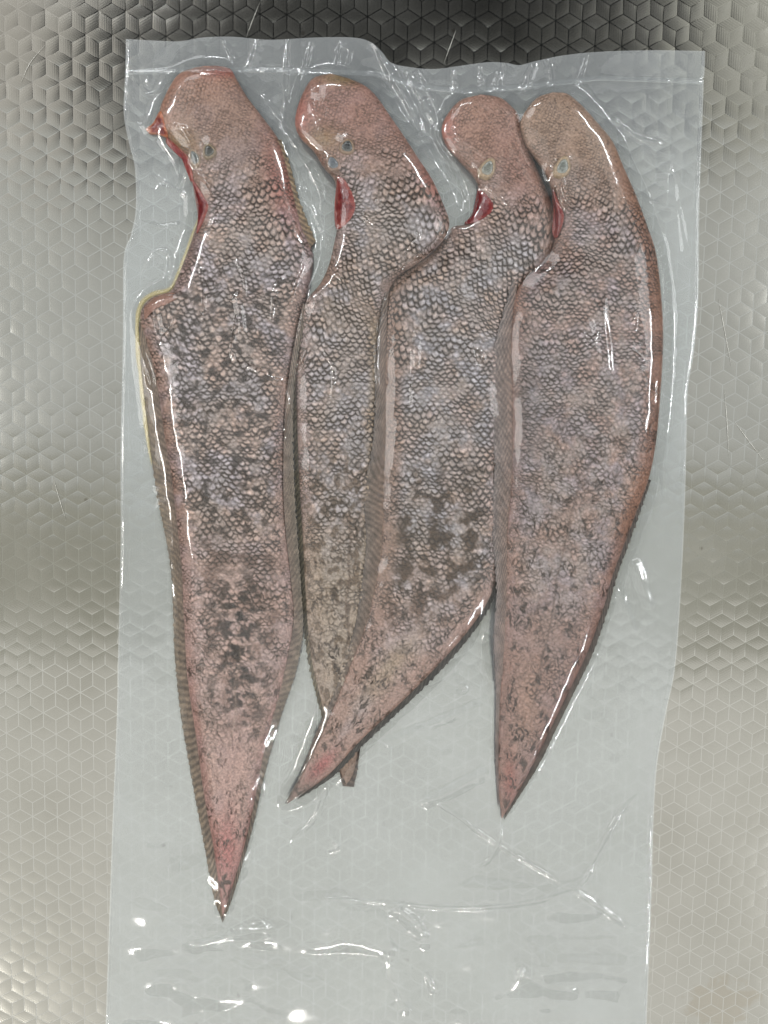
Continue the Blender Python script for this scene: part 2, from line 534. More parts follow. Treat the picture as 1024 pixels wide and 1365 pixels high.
def build_fish(label, left, right, thick, zoff, paint, seed, nu=168, nv=900, sc=(11.4, 9.0), relief=1.35, dark=1.0, wrinkle=None):
    """left / right: outlines from snout to tail tip in photograph pixels; thick, zoff: (v, mm) tables"""
    Ls = spline(left, 8); Rs = spline(right, 8)
    axis = np.array(left[-1], float) - np.array(left[0], float); axis /= np.linalg.norm(axis)
    sl, sr = side_param(Ls, axis), side_param(Rs, axis)
    v = np.linspace(0, 1, nv) ** 1.08
    v = np.linspace(0, 1, nv)
    Lp = np.stack([np.interp(v, sl, Ls[:, k]) for k in (0, 1)], -1)
    Rp = np.stack([np.interp(v, sr, Rs[:, k]) for k in (0, 1)], -1)
    u = np.linspace(-1, 1, nu)
    u = np.sign(u) * (1 - (1 - np.abs(u)) ** 1.25)      # denser towards the rims
    X = Lp[:, None, :] * (1 - u)[None, :, None] / 2 + Rp[:, None, :] * (1 + u)[None, :, None] / 2
    # smooth body frame for the scale rows
    C = smooth1((Lp + Rp) / 2, nv // 9)
    Tn = np.gradient(C, axis=0); Tn /= np.linalg.norm(Tn, axis=1)[:, None]
    Nn = np.stack([-Tn[:, 1], Tn[:, 0]], -1)
    al = arclen(C)
    rel = X - C[:, None, :]
    s = al[:, None] + (rel * Tn[:, None, :]).sum(-1)
    t = (rel * Nn[:, None, :]).sum(-1)
    VV = np.broadcast_to(v[:, None], s.shape); UU = np.broadcast_to(u[None, :], s.shape)
    edge = (1 - np.abs(UU)) * np.linalg.norm(Rp - Lp, axis=1)[:, None] / 2      # px from the rim
    endd = np.minimum(VV, 1 - VV) * al[-1]
    rim = np.minimum(edge, endd * 1.2 + 1.0)
    # thickness
    T = 0.78 * np.interp(v, *zip(*thick)); Zo = np.interp(v, *zip(*zoff))
    k = max(3, nv // 40)
    T = smooth1(T, k); Zo = smooth1(Zo, k)
    dome = (1 - np.clip(np.abs(UU), 0, 1) ** 2.9) ** 0.60
    endround = sst(0, 1, np.clip(endd / 26.0, 0, 1)) * 0.75 + 0.25
    z = Zo[:, None] + 1.0 + T[:, None] * dome * endround
    # gentle lumps
    z = z + 0.9 * (fbm(X[..., 0] / 70, X[..., 1] / 70, seed + 40, 3) - 0.5) * np.clip(rim / 20, 0, 1)
    # scales
    w1 = fbm(X[..., 0] / 22, X[..., 1] / 22, seed + 1, 3) - 0.5
    w2 = fbm(X[..., 0] / 22 + 50, X[..., 1] / 22, seed + 2, 3) - 0.5
    w3 = fbm(X[..., 0] / 75, X[..., 1] / 75, seed + 3, 2) - 0.5
    wr = np.interp(v, *zip(*(wrinkle or [(0, 0), (0.5, 0.08), (0.66, 0.45), (0.85, 0.75), (1, 0.8)])))[:, None] * np.ones_like(s)
    wr = np.clip(wr + 0.5 * (fbm(X[..., 0] / 45, X[..., 1] / 60, seed + 9, 3) - 0.5), 0, 1)
    warp = 4.5 + 11 * wr
    ss = s + w1 * warp + w3 * 16; tt = t + w2 * warp * 0.8
    headm = sst(0.22, 0.05, VV)
    H1, E1, I1, R1 = scale_field(ss, tt, sc[0], sc[1], seed)
    H2, E2, I2, R2 = scale_field(ss + 31, tt + 3, sc[0] * 0.62, sc[1] * 0.62, seed + 77)
    small = np.clip(headm + sst(18, 8, edge) * 0.8, 0, 1)
    small = sst(0.35, 0.65, small + 1.1 * w1)
    H = H1 * (1 - small) + H2 * small * 0.62
    low = np.where(small > 0.5, E2, E1)
    # wrinkled, slimy skin towards the tail
    na = fbm(tt / 5.5 + w1 * 1.6, ss / 15.0 + w2 * 1.6, seed + 15, 2)
    nb = fbm((tt + 0.45 * ss) / 6.0 + w2 * 1.5, (ss - 0.45 * tt) / 15.0 + w1 * 1.5, seed + 18, 2)
    furrow = np.maximum(sst(0.55, 0.68, na), 0.9 * sst(0.58, 0.70, nb))
    furrow = furrow * (0.35 + 0.65 * sst(0.36, 0.56, fbm(X[..., 0] / 16, X[..., 1] / 20, seed + 19, 2)))
    wrk = (1 - furrow) * 0.75 + 0.3 * (nb - 0.5) + 0.2
    Hm = H * (1 - 0.75 * wr) + wrk * wr * 0.9
    amp = relief * (1 - 0.35 * headm) * (0.55 + 0.45 * sst(4, 22, rim)) * (0.65 + 0.7 * fbm(X[..., 0] / 60, X[..., 1] / 60, seed + 30, 3))
    fade = sst(1.0, 0.90, VV)
    mid = np.exp(-((t - 14 * w3) / 3.0) ** 2) * sst(0.45, 0.6, VV) * sst(1.0, 0.92, VV)
    zz = z + 0.35 * mid + Hm * amp * (0.3 + 0.7 * fade)
    pts = ground(X[..., 0], X[..., 1], 0.0)
    zm = zz * MM
    k = (CAM[2] - zm) / CAM[2]
    P = np.empty(X.shape[:2] + (3,))
    P[..., 0] = CAM[0] + (pts[..., 0] - CAM[0]) * k; P[..., 1] = CAM[1] + (pts[..., 1] - CAM[1]) * k; P[..., 2] = zm
    # pigment
    f = Fish()
    f.x, f.y, f.u, f.v, f.s, f.t, f.rim, f.edge = X[..., 0], X[..., 1], UU, VV, s, t, rim, edge
    pocket = sst(0.38, 0.08, low) * (1 - small * 0.25)                  # dark pocket pigment, with crevice shade painted in
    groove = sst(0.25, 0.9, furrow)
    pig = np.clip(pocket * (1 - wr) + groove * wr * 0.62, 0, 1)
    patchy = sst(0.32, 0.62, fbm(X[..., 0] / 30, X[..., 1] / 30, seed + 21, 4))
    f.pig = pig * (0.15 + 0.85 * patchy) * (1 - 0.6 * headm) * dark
    f.gloss = np.where(small > 0.5, 0, sst(0.22, 0.6, E1) * sst(1.0, 0.75, R1)) * (1 - 0.6 * wr)  # silvery highlight on the scale centres, painted into the colour
    f.id = I1; f.wr = wr; f.w1, f.w2, f.w3 = w1, w2, w3
    f.fine = fbm(X[..., 0] / 4, X[..., 1] / 4, seed + 33, 3)
    f.head = headm
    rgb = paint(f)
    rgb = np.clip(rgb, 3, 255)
    # underside
    sub = slice(None, None, 1)
    B = P.copy()
    B[..., 2] = np.minimum(np.maximum(Zo[:, None] * MM * 0.85 + 0.0002, 0.0008), P[..., 2] - 0.0006)
    me = grid_mesh('body', P)
    n, m = P.shape[:2]
    Bl = np.concatenate([B[:, ::m - 1][:, :1], B[:, ::m - 1][:, 1:]], 1)          # flat belly: two rims only
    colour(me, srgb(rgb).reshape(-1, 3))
    root = bpy.data.objects.new('tongue_sole', None)
    COL.objects.link(root)
    root.empty_display_size = 0.02
    mid = P[n // 2, m // 2]
    root.location = (float(mid[0]), float(mid[1]), 0.001)
    bpy.context.view_layer.update()
    root['label'] = label; root['category'] = 'fish'; root['group'] = 'flatfish sealed in the vacuum bag'
    # close the belly by a coarse sheet joined into the same mesh
    me2 = close_belly(P, Bl, rgb)
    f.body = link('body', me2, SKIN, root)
    f.root = root; f.P = P; f.Zo = Zo; f.vv = v
    bpy.data.meshes.remove(me)
    r = Raster(); r.add(P); f.h = r.h
    ALL.add(P, 0.0)
    return f


def close_belly(P, Bl, rgb):
    n, m = P.shape[:2]
    idx = np.arange(n * m).reshape(n, m)
    q = [np.stack([idx[:-1, :-1], idx[1:, :-1], idx[1:, 1:], idx[:-1, 1:]], -1).reshape(-1, 4)]
    bl = np.arange(n) + n * m; br = bl + n
    a, b = idx[:, 0], idx[:, -1]
    q.append(np.stack([a[:-1], bl[:-1], bl[1:], a[1:]], -1))
    q.append(np.stack([b[:-1], b[1:], br[1:], br[:-1]], -1))
    q.append(np.stack([bl[:-1], br[:-1], br[1:], bl[1:]], -1))
    verts = np.vstack([P.reshape(-1, 3), Bl[:, 0], Bl[:, 1]])
    me = raw_mesh('body', verts, np.vstack(q))
    c = srgb(rgb)
    colour(me, np.vstack([c.reshape(-1, 3), c[:, 0], c[:, -1]]))
    return me


def mix(a, b, f):
    return a * (1 - f[..., None]) + np.asarray(b, float) * f[..., None]


def build_fin(fish, inner, outer, z_in, z_out, col_in, col_out, seed, slant=1.0, n=None, m=12, period=9.0, name='fin'):
    """fringe fin: strip between two pixel curves with raised fin rays"""
    I = spline(inner, 8); O = spline(outer, 8)
    n = n or int(arclen(O)[-1] / 1.25)
    I = resample(I, n); O = resample(O, n)
    w = np.linspace(0, 1, m)
    s = arclen((I + O) / 2)[:, None]
    wid = np.linalg.norm(O - I, axis=1)[:, None]
    ph = (s - slant * w[None, :] * wid) / period + 0.5 * fbm(s / 30, w[None, :] * 2 + seed, seed, 2)
    ray = 0.5 + 0.5 * np.cos(2 * math.pi * ph)
    # ragged outer rim
    rag = (fbm(s[:, 0] / 5, s[:, 0] * 0 + seed, seed + 3, 3) - 0.5) * 5.0 + 1.0 * (ray[:, -1] - 0.5)
    taper = np.minimum(1, np.minimum(s[:, 0] / 25, (s[-1, 0] - s[:, 0]) / 25 + 0.3))
    w2 = w[None, :] * (1 + (rag * taper / np.maximum(wid[:, 0], 4))[:, None] * w[None, :])
    X = I[:, None, :] * (1 - w2)[..., None] + O[:, None, :] * w2[..., None]
    zi = np.interp(np.linspace(0, 1, n), *zip(*z_in))[:, None]; zo = np.interp(np.linspace(0, 1, n), *zip(*z_out))[:, None]
    z = zi + (zo - zi) * w[None, :] + 0.28 * ray * np.sin(np.pi * (0.15 + 0.8 * w))[None, :]
    z = z + 0.5 * (fbm(X[..., 0] / 18, X[..., 1] / 18, seed + 5, 2) - 0.5)
    z = np.maximum(z, 0.9)
    pts = ground(X[..., 0], X[..., 1], 0.0); zm = z * MM; k = (CAM[2] - zm) / CAM[2]
    P = np.stack([CAM[0] + (pts[..., 0] - CAM[0]) * k, CAM[1] + (pts[..., 1] - CAM[1]) * k, zm], -1)
    B = P.copy(); B[..., 2] -= 0.00045
    me = grid_mesh(name, P, B)
    c = np.asarray(col_in, float)[None, None, :] * (1 - w)[None, :, None] + np.asarray(col_out, float)[None, None, :] * w[None, :, None]
    c = np.broadcast_to(c, X.shape[:2] + (3,))
    c = c * (0.70 + 0.42 * ray + 0.5 * (fbm(X[..., 0] / 9, X[..., 1] / 14, seed + 8, 3) - 0.5))[..., None]
    c = srgb(np.clip(c, 3, 255)).reshape(-1, 3)
    colour(me, np.vstack([c, c]))
    ALL.add(P)
    return link(name, me, FIN, fish.root)


def blob(fish, name, outline, lift, col, col2, seed, mat, zmin=2.0, crown=0.8):
    """soft flesh with the given outline, laid on the fish"""
    O = resample(spline(list(outline) + [outline[0]], 6), 49)[:-1]
    c = O.mean(0)
    r = np.linspace(0, 1, 12)
    X = c[None, None, :] + (O - c)[None, :, :] * r[:, None, None]
    X = np.concatenate([X, X[:, :1]], 1)
    p0 = ground(X[..., 0], X[..., 1], 0.006)
    hb = blur1(fish.h)
    z = np.maximum(sample(hb, p0[..., 0], p0[..., 1]), zmin * MM)
    z = z + (lift + crown * (1 - r[:, None] ** 2) - 0.5 * r[:, None] ** 6) * MM + 0.3 * MM * (fbm(X[..., 0] / 5, X[..., 1] / 5, seed, 3) - 0.5)
    pts = ground(X[..., 0], X[..., 1], 0.0); k = (CAM[2] - z) / CAM[2]
    P = np.stack([CAM[0] + (pts[..., 0] - CAM[0]) * k, CAM[1] + (pts[..., 1] - CAM[1]) * k, z], -1)
    B = P.copy(); B[..., 2] = np.maximum(P[..., 2] - 0.0018, 0.0006)
    me = grid_mesh(name, P, B)
    f = sst(0.3, 0.7, fbm(X[..., 0] / 7, X[..., 1] / 7, seed + 4, 3) * 0.7 + 0.4 * r[:, None] ** 3)
    col_ = srgb(mix(np.broadcast_to(np.asarray(col, float), X.shape[:2] + (3,)), col2, f)).reshape(-1, 3)
    colour(me, np.vstack([col_, col_]))
    ALL.add(P)
    return link(name, me, mat, fish.root)


def build_eye(fish, px, py, rx, ry, ang, ring, iris, pupil_col):
    p = ground(px, py, 0.010)
    z0 = float(sample(blur1(blur1(fish.h)), p[0], p[1]))
    p = ground(px, py, z0)
    prof = np.array([(1.30, -0.9), (1.22, 0.10), (1.06, 0.55), (0.90, 0.68), (0.80, 0.50), (0.74, 0.30)])
    a = np.linspace(0, 2 * math.pi, 33)
    ca, sa = math.cos(ang), math.sin(ang)
    def lathe(prof, h):
        ex = np.cos(a)[None] * prof[:, :1] * rx * PX; ey = np.sin(a)[None] * prof[:, :1] * ry * PX
        wob = 1 + 0.08 * np.sin(3 * a + px)[None]
        ex, ey = ex * wob, ey * wob
        return np.stack([p[0] + ex * ca - ey * sa, p[1] + ex * sa + ey * ca, z0 + np.repeat(prof[:, 1:], len(a), 1) * h * MM], -1)
    R = lathe(prof, 1.5)
    me = grid_mesh('eye', R)
    cc = np.broadcast_to(np.asarray(ring, float), R.shape).copy()
    cc *= (0.8 + 0.5 * fbm(R[..., 0] * 2500, R[..., 1] * 2500, 3, 3))[..., None]
    colour(me, srgb(np.clip(cc, 0, 255)).reshape(-1, 3))
    e = link('eye', me, EYE, fish.root)
    t = np.linspace(0, 1, 9)
    dome = np.stack([0.84 * np.sin(t * math.pi / 2), 0.28 + 0.75 * np.cos(t * math.pi / 2)], -1)
    D = lathe(dome, 1.6)
    me = grid_mesh('pupil', D)
    f = sst(0.35, 0.62, t)[:, None] * np.ones_like(a)[None]
    cc = mix(np.broadcast_to(np.asarray(pupil_col, float), D.shape), iris, np.clip(f + 0.5 * (fbm(D[..., 0] * 1500, D[..., 1] * 1500, 8, 3) - 0.5), 0, 1))
    colour(me, srgb(cc).reshape(-1, 3))
    link('pupil', me, FLESH, e)
    ALL.add(R); ALL.add(D)


# pigment recipes -----------------------------------------------------------
def base_paint(f, body, warm, lilac, dark, seed):
    n1 = fbm(f.x / 55, f.y / 55, seed, 4); n2 = fbm(f.x / 24, f.y / 24, seed + 5, 3)
    c = np.broadcast_to(np.asarray(body, float), f.x.shape + (3,))
    c = mix(c, lilac, sst(0.42, 0.62, n1) * 0.62)
    c = mix(c, warm, sst(0.5, 0.7, n2) * 0.32)
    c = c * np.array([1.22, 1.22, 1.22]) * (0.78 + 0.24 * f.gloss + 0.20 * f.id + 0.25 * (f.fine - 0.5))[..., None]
    f.dark = dark
    c = mix(c, np.asarray(warm) * np.array([1.22, 1.0, 0.98]), sst(26, 6, f.edge) * 0.25)
    c = mix(c, (184, 176, 172), sst(0.40, 0.62, fbm(f.x / 38, f.y / 46, seed + 12, 3)) * sst(18, 44, f.edge) * 0.45 * (1 - f.head))
    f.fl = sst(0.62, 0.74, fbm(f.x / 5.5, f.y / 4.5, seed + 8, 3)) * sst(0.42, 0.6, n2)
    return c


def finish(f, c, mid=None):
    if mid is not None:
        t0, y0, y1, col, k = mid
        m = np.exp(-((f.t - t0 - 14 * f.w3) / 1.7) ** 2) * sst(y0, y0 + 60, f.y) * sst(y1, y1 - 60, f.y) * k
        c = mix(c, col, m)
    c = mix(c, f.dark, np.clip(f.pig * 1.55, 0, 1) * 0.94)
    return mix(c, f.dark, f.fl * (0.12 + 0.25 * f.head))


def blotches(f, c, ystart, yend, col, seed, cover=0.5, size=17):
    n = fbm(f.x / size + 0.6 * f.w1, f.y / (size * 0.85) + 0.6 * f.w2, seed, 4)
    m = sst(cover - 0.05, cover + 0.17, n) * sst(ystart, ystart + 60, f.y) * sst(yend, yend - 60, f.y) * sst(10, 34, f.edge)
    return mix(c, col, np.clip(m * (0.85 + 0.15 * f.pig), 0, 1) * 0.92)


def paint_one(f):
    c = base_paint(f, (164, 144, 134), (166, 138, 122), (154, 152, 164), (58, 44, 35), 11)
    c = mix(c, (174, 138, 122), f.head * 0.7)
    c = mix(c, (190, 130, 104), sst(0.06, 0.0, f.v) * 0.6 + bump(f.x, f.y, 215, 140, 14, 30) * 0.5)
    c = mix(c, (180, 98, 88), bump(f.x, f.y, 376, 245, 20, 60, -0.25) * 0.55 + bump(f.x, f.y, 300, 95, 30, 8) * 0.7)
    c = mix(c, (150, 120, 70), bump(f.x, f.y, 240, 190, 22, 18) * 0.55)
    f.pig = f.pig * (1 - 0.75 * bump(f.x, f.y, 308, 1010, 40, 90)); f.fl = f.fl * (1 - sst(880, 960, f.y))
    c = blotches(f, c, 330, 760, (50, 39, 32), 51, 0.55, 14)
    c = blotches(f, c, 690, 1010, (58, 41, 31), 31, 0.50, 27)
    c = mix(c, (206, 170, 158), sst(660, 800, f.y) * 0.65)
    mid = np.abs(f.t) < 60
    cen = bump(f.x, 0 * f.y, 318, 0, 34, 1)
    bl = sst(0.44, 0.62, fbm(f.x / 17, f.y / 12, 61, 4)) * cen * sst(740, 800, f.y) * sst(1010, 930, f.y)
    c = mix(c, (36, 27, 22), bl * 0.95)
    c = mix(c, (196, 158, 148), bump(f.x, f.y, 310, 1010, 26, 70) * 0.6)
    c = mix(c, (184, 104, 100), bump(f.x, f.y, 302, 1135, 18, 50) * 0.7)
    c = mix(c, (172, 122, 116), sst(12, 5, f.edge) * sst(800, 950, f.y) * 0.3)
    return finish(f, c, (0, 820, 1020, (200, 172, 156), 0.5))


def paint_two(f):
    c = base_paint(f, (156, 140, 132), (154, 128, 108), (154, 152, 160), (62, 48, 37), 13)
    c = mix(c, (180, 132, 118), f.head * 0.75)
    c = mix(c, (150, 128, 84), bump(f.x, f.y, 455, 104, 26, 9) * 0.8 + bump(f.x, f.y, 430, 185, 24, 16) * 0.5)
    c = mix(c, (190, 110, 96), bump(f.x, f.y, 400, 150, 14, 34) * 0.6 + bump(f.x, f.y, 572, 245, 14, 34, -0.4) * 0.5)
    c = mix(c, (164, 142, 108), sst(30, 14, f.edge) * sst(0, -20, f.t) * sst(400, 450, f.y) * 0.6)
    c = mix(c, (182, 164, 144), sst(660, 780, f.y) * 0.7)
    c = mix(c, (88, 68, 50), sst(0.55, 0.66, fbm(f.x / 13, f.y / 16, 71, 3)) * sst(560, 640, f.y) * 0.6)
    c = mix(c, (146, 118, 102), sst(930, 1020, f.y) * 0.7)
    return finish(f, c, (-9, 640, 930, (104, 82, 68), 0.5))


def paint_three(f):
    c = base_paint(f, (156, 140, 134), (156, 130, 108), (154, 156, 166), (58, 45, 36), 17)
    c = mix(c, (184, 140, 122), f.head * 0.75)
    c = mix(c, (176, 132, 120), bump(f.x, f.y, 690, 230, 26, 60, -0.3) * 0.6)
    c = mix(c, (196, 112, 100), bump(f.x, f.y, 594, 175, 12, 30) * 0.7)
    c = mix(c, (168, 138, 122), sst(34, 14, f.edge) * sst(610, 560, f.x) * 0.7)
    c = blotches(f, c, 600, 870, (64, 46, 31), 37, 0.50, 22)
    c = mix(c, (196, 158, 146), sst(740, 850, f.y) * 0.45)
    c = mix(c, (168, 150, 118), bump(f.x, f.y, 520, 890, 14, 60, 0.7) * 0.5)
    c = mix(c, (176, 86, 86), bump(f.x, f.y, 428, 1022, 9, 26, 0.75) * 0.7)
    c = mix(c, (112, 96, 88), sst(1020, 1065, f.y) * 0.6)
    return finish(f, c)


def paint_four(f):
    c = base_paint(f, (152, 130, 122), (152, 122, 106), (146, 138, 146), (54, 41, 33), 19)
    c = mix(c, (184, 154, 132), f.head * 0.8)
    c = mix(c, (164, 116, 90), sst(30, 12, f.edge) * sst(800, 840, f.x) * 0.6)
    c = mix(c, (172, 124, 104), bump(f.x, f.y, 688, 400, 12, 50) * 0.8)
    c = mix(c, (132, 134, 144), bump(f.x, f.y, 706, 540, 22, 110) * 0.45)
    c = mix(c, (158, 122, 110), sst(760, 860, f.y) * 0.6)
    c = mix(c, (186, 148, 128), bump(f.x, f.y, 704, 930, 14, 60, 0.1) * 0.6)
    c = mix(c, (170, 96, 84), bump(f.x, f.y, 680, 1040, 9, 30) * 0.6)
    return finish(f, c, (0, 600, 980, (90, 70, 60), 0.4))


# outlines, snout to tail -----------------------------------------------------
snout = (272, 88)
one = build_fish(
    'longest flatfish, with dark blotches down the middle of its pink tail',
    [snout, (257, 91), (238, 99), (225, 118), (215, 140), (213, 158), (223, 181), (240, 201), (250, 214), (254, 239), (263, 262), (266, 285),
     (259, 310), (249, 339), (236, 372), (227, 388), (205, 395), (191, 408), (187, 428), (195, 455), (208, 505), (219, 580), (227, 626),
     (235, 690), (242, 754), (245, 819), (250, 903), (262, 986), (273, 1065), (285, 1131), (292, 1185), (297, 1222)],
    [snout, (290, 88), (307, 92), (316, 107), (330, 130), (352, 159), (372, 188), (385, 230), (394, 268), (404, 304), (417, 338), (415, 370),
     (408, 405), (399, 445), (391, 490), (385, 540), (382, 600), (382, 660), (386, 720), (392, 775), (395, 833), (378, 916), (362, 970),
     (349, 1023), (337, 1081), (325, 1131), (309, 1185), (297, 1222)],
    [(0, 6), (0.1, 9), (0.3, 12), (0.6, 10), (0.85, 6), (1, 2.2)], [(0, 1.0), (1, 0.6)], paint_one, 100)
snout = (441, 98)
two = build_fish(
    'slim flatfish mostly under the one crossing it, its tail stub poking out beneath',
    [snout, (418, 104), (404, 124), (395, 150), (394, 169), (402, 185), (418, 201), (431, 222), (446, 240), (448, 265), (449, 304), (446, 322),
     (439, 352), (427, 378), (408, 402), (398, 440), (394, 500), (396, 560), (399, 640), (404, 720), (408, 800), (414, 870), (426, 925),
     (440, 980), (451, 1022), (462, 1046)],
    [snout, (463, 104), (486, 114), (503, 130), (521, 156), (541, 185), (557, 210), (576, 239), (591, 272), (599, 297), (593, 317), (579, 333),
     (557, 351), (533, 366), (520, 384), (515, 420), (515, 500), (512, 600), (508, 700), (500, 800), (490, 900), (480, 980), (472, 1028), (462, 1046)],
    [(0, 5), (0.1, 8), (0.3, 7.5), (0.6, 6.5), (0.85, 3.5), (1, 1.6)], [(0, 3), (0.12, 6.5), (0.30, 6.5), (0.37, 1.5), (1, 0.6)], paint_two, 200)
snout = (641, 126)
three = build_fish(
    'flatfish whose tail bends across the slim one, red flesh bared below its single eye',
    [snout, (615, 133), (599, 149), (589, 169), (594, 192), (612, 214), (628, 231), (637, 247), (636, 268), (624, 297), (602, 304), (577, 334),
     (547, 354), (524, 372), (514, 398), (512, 497), (513, 561), (512, 626), (510, 674), (507, 738), (498, 790), (485, 840), (462, 900),
     (440, 955), (415, 1008), (394, 1050), (382, 1072)],
    [snout, (666, 130), (683, 143), (693, 158), (712, 215), (735, 270), (742, 312), (732, 350), (704, 380), (687, 420), (674, 500), (669, 600),
     (668, 700), (664, 760), (650, 802), (620, 846), (577, 894), (530, 941), (482, 986), (440, 1031), (408, 1055), (382, 1072)],
    [(0, 5), (0.1, 8), (0.3, 8.5), (0.6, 8), (0.85, 4), (1, 1.6)], [(0, 1.5), (0.3, 2.5), (0.45, 4.5), (1, 4.0)], paint_three, 300)
snout = (737, 123)
four = build_fish(
    'broad brown flatfish with a tan head, its fin fringe lapping over the bent-tailed one',
    [snout, (717, 130), (702, 146), (694, 165), (702, 194), (721, 220), (733, 243), (740, 275), (740, 318), (727, 350), (702, 370), (687, 395),
     (681, 448), (682, 529), (682, 626), (677, 690), (674, 722), (671, 819), (668, 900), (665, 980), (665, 1050), (669, 1092)],
    [snout, (756, 125), (775, 140), (795, 162), (817, 189), (831, 222), (847, 258), (863, 301), (875, 340), (882, 400), (884, 460), (879, 545),
     (874, 593), (865, 638), (848, 684), (831, 729), (817, 767), (803, 815), (782, 872), (760, 918), (735, 969), (710, 1020), (687, 1062), (669, 1092)],
    [(0, 5), (0.1, 8), (0.3, 10.5), (0.6, 9), (0.85, 5), (1, 2.0)], [(0, 5.0), (0.3, 6.0), (0.6, 5.0), (0.8, 1.5), (1, 0.6)], paint_four, 400,
    sc=(10.4, 8.4), relief=1.25, wrinkle=[(0, 0), (0.35, 0.1), (0.5, 0.5), (0.7, 0.7), (1, 0.75)])

# fins ------------------------------------------------------------------------
build_fin(one, [(190, 428), (199, 455), (212, 505), (223, 580), (231, 626), (239, 690), (246, 754), (249, 819), (254, 903), (266, 986), (277, 1065), (288, 1131), (297, 1195)],
          [(185, 430), (186, 460), (189, 497), (198, 577), (205, 632), (214, 684), (222, 722), (229, 771), (231, 819), (233, 874), (240, 945), (250, 1007), (262, 1073), (273, 1131), (285, 1195), (297, 1230)],
          [(0, 3.0), (1, 1.8)], [(0, 1.6), (1, 1.0)], (136, 116, 104), (136, 120, 100), 1, 2.4)
build_fin(one, [(368, 188), (381, 230), (390, 268), (400, 300), (412, 332)],
          [(375, 186), (389, 228), (398, 264), (411, 298), (421, 322)],
          [(0, 4), (1, 4)], [(0, 2.2), (1, 1.8)], (150, 124, 104), (160, 138, 104), 2, 1.6)
build_fin(one, [(404, 405), (395, 445), (387, 490), (381, 540), (378, 600), (378, 660), (382, 720), (388, 775), (391, 833), (374, 916), (358, 970), (345, 1023), (333, 1081), (321, 1131), (303, 1190)],
          [(412, 405), (403, 445), (395, 490), (391, 540), (391, 600), (393, 660), (397, 720), (402, 790), (404, 841), (395, 895), (378, 945), (362, 999), (349, 1048), (337, 1102), (312, 1190), (297, 1230)],
          [(0, 7), (0.5, 5), (1, 1.8)], [(0, 6), (0.5, 4), (1, 1.0)], (140, 120, 108), (126, 114, 100), 3, 2.4)
build_fin(two, [(400, 440), (398, 500), (400, 560), (403, 640), (408, 720), (412, 800), (418, 870), (430, 925), (444, 980), (458, 1024)],
          [(394, 440), (389, 500), (390, 560), (393, 640), (398, 720), (402, 800), (409, 870), (421, 925), (435, 975), (451, 1030)],
          [(0, 2.8), (1, 1.8)], [(0, 1.6), (1, 1.0)], (124, 108, 86), (112, 104, 84), 4, 1.4)
build_fin(two, [(452, 1000), (452, 1024), (457, 1048)], [(481, 985), (478, 1015), (472, 1049)], [(0, 2), (1, 1.4)], [(0, 1.6), (1, 1.2)], (104, 86, 74), (92, 78, 68), 14, 0.5, name='tail_fin')
build_fin(three, [(519, 378), (516, 430), (516, 497), (517, 561), (516, 626), (514, 674), (511, 738), (502, 790), (489, 840), (466, 900), (444, 955), (420, 1006), (399, 1048)],
          [(515, 378), (506, 430), (501, 490), (499, 560), (494, 610), (484, 655), (488, 720), (482, 780), (474, 830), (460, 880), (444, 928), (422, 975), (402, 1028), (379, 1073)],
          [(0, 6.8), (0.5, 6.5), (1, 5)], [(0, 8.4), (0.35, 7.8), (0.6, 6.4), (1, 4.6)], (138, 114, 100), (122, 110, 102), 5, 2.4)
build_fin(three, [(660, 758), (646, 799), (616, 842), (573, 890), (526, 937), (478, 982), (437, 1026), (404, 1052)],
          [(668, 770), (654, 808), (624, 852), (581, 901), (534, 947), (486, 992), (443, 1036), (396, 1066)],
          [(0, 5.5), (1, 5)], [(0, 3), (1, 4)], (92, 84, 76), (84, 82, 78), 6, 1.2)
build_fin(four, [(690, 372), (687, 400), (685, 448), (686, 529), (686, 626), (681, 690), (678, 722), (675, 819), (672, 900), (669, 980), (669, 1050)],
          [(684, 370), (671, 416), (659, 462), (653, 513), (656, 561), (659, 626), (654, 690), (657, 722), (662, 790), (658, 850), (661, 928), (660, 1005), (664, 1076)],
          [(0, 8), (0.6, 7), (0.8, 3.5), (1, 1.8)], [(0, 9.5), (0.5, 9.4), (0.7, 7.2), (0.8, 2.5), (1, 1.0)], (148, 122, 110), (134, 122, 118), 7, 2.4, period=11.0)
build_fin(four, [(861, 638), (844, 684), (827, 729), (813, 767), (799, 815), (778, 872), (756, 918), (731, 969), (706, 1020), (683, 1062)],
          [(868, 640), (853, 684), (837, 729), (823, 767), (810, 815), (790, 872), (768, 918), (743, 969), (717, 1022), (672, 1093)],
          [(0, 5), (0.5, 3), (1, 1.8)], [(0, 3), (1, 1.0)], (112, 92, 84), (98, 90, 82), 8, 1.3)

# red flesh at mouths and gills -------------------------------------------------
RED, RED2 = (118, 36, 38), (160, 84, 76)
blob(one, 'mouth', [(194, 172), (204, 164), (214, 148), (220, 166), (224, 183), (212, 179), (200, 178)], 0.2, RED, (206, 130, 96), 1, FLESH)
blob(one, 'jaw', [(222, 182), (240, 198), (252, 212), (258, 240), (253, 240), (248, 218), (234, 204), (222, 191)], 0.25, (150, 50, 52), (176, 104, 92), 2, FLESH)
blob(one, 'gill', [(255, 236), (262, 246), (272, 262), (278, 274), (274, 288), (268, 302), (262, 312), (264, 290), (260, 262)], 0.3, RED, RED2, 3, FLESH)
blob(two, 'gill', [(450, 234), (460, 240), (470, 258), (474, 274), (470, 288), (458, 302), (448, 304), (446, 275)], 0.3, RED, RED2, 4, FLESH, 8.5)
blob(three, 'gill', [(637, 252), (647, 258), (658, 273), (652, 286), (634, 296), (619, 298), (630, 284)], 0.35, (112, 24, 28), (140, 54, 52), 5, FLESH, 3)
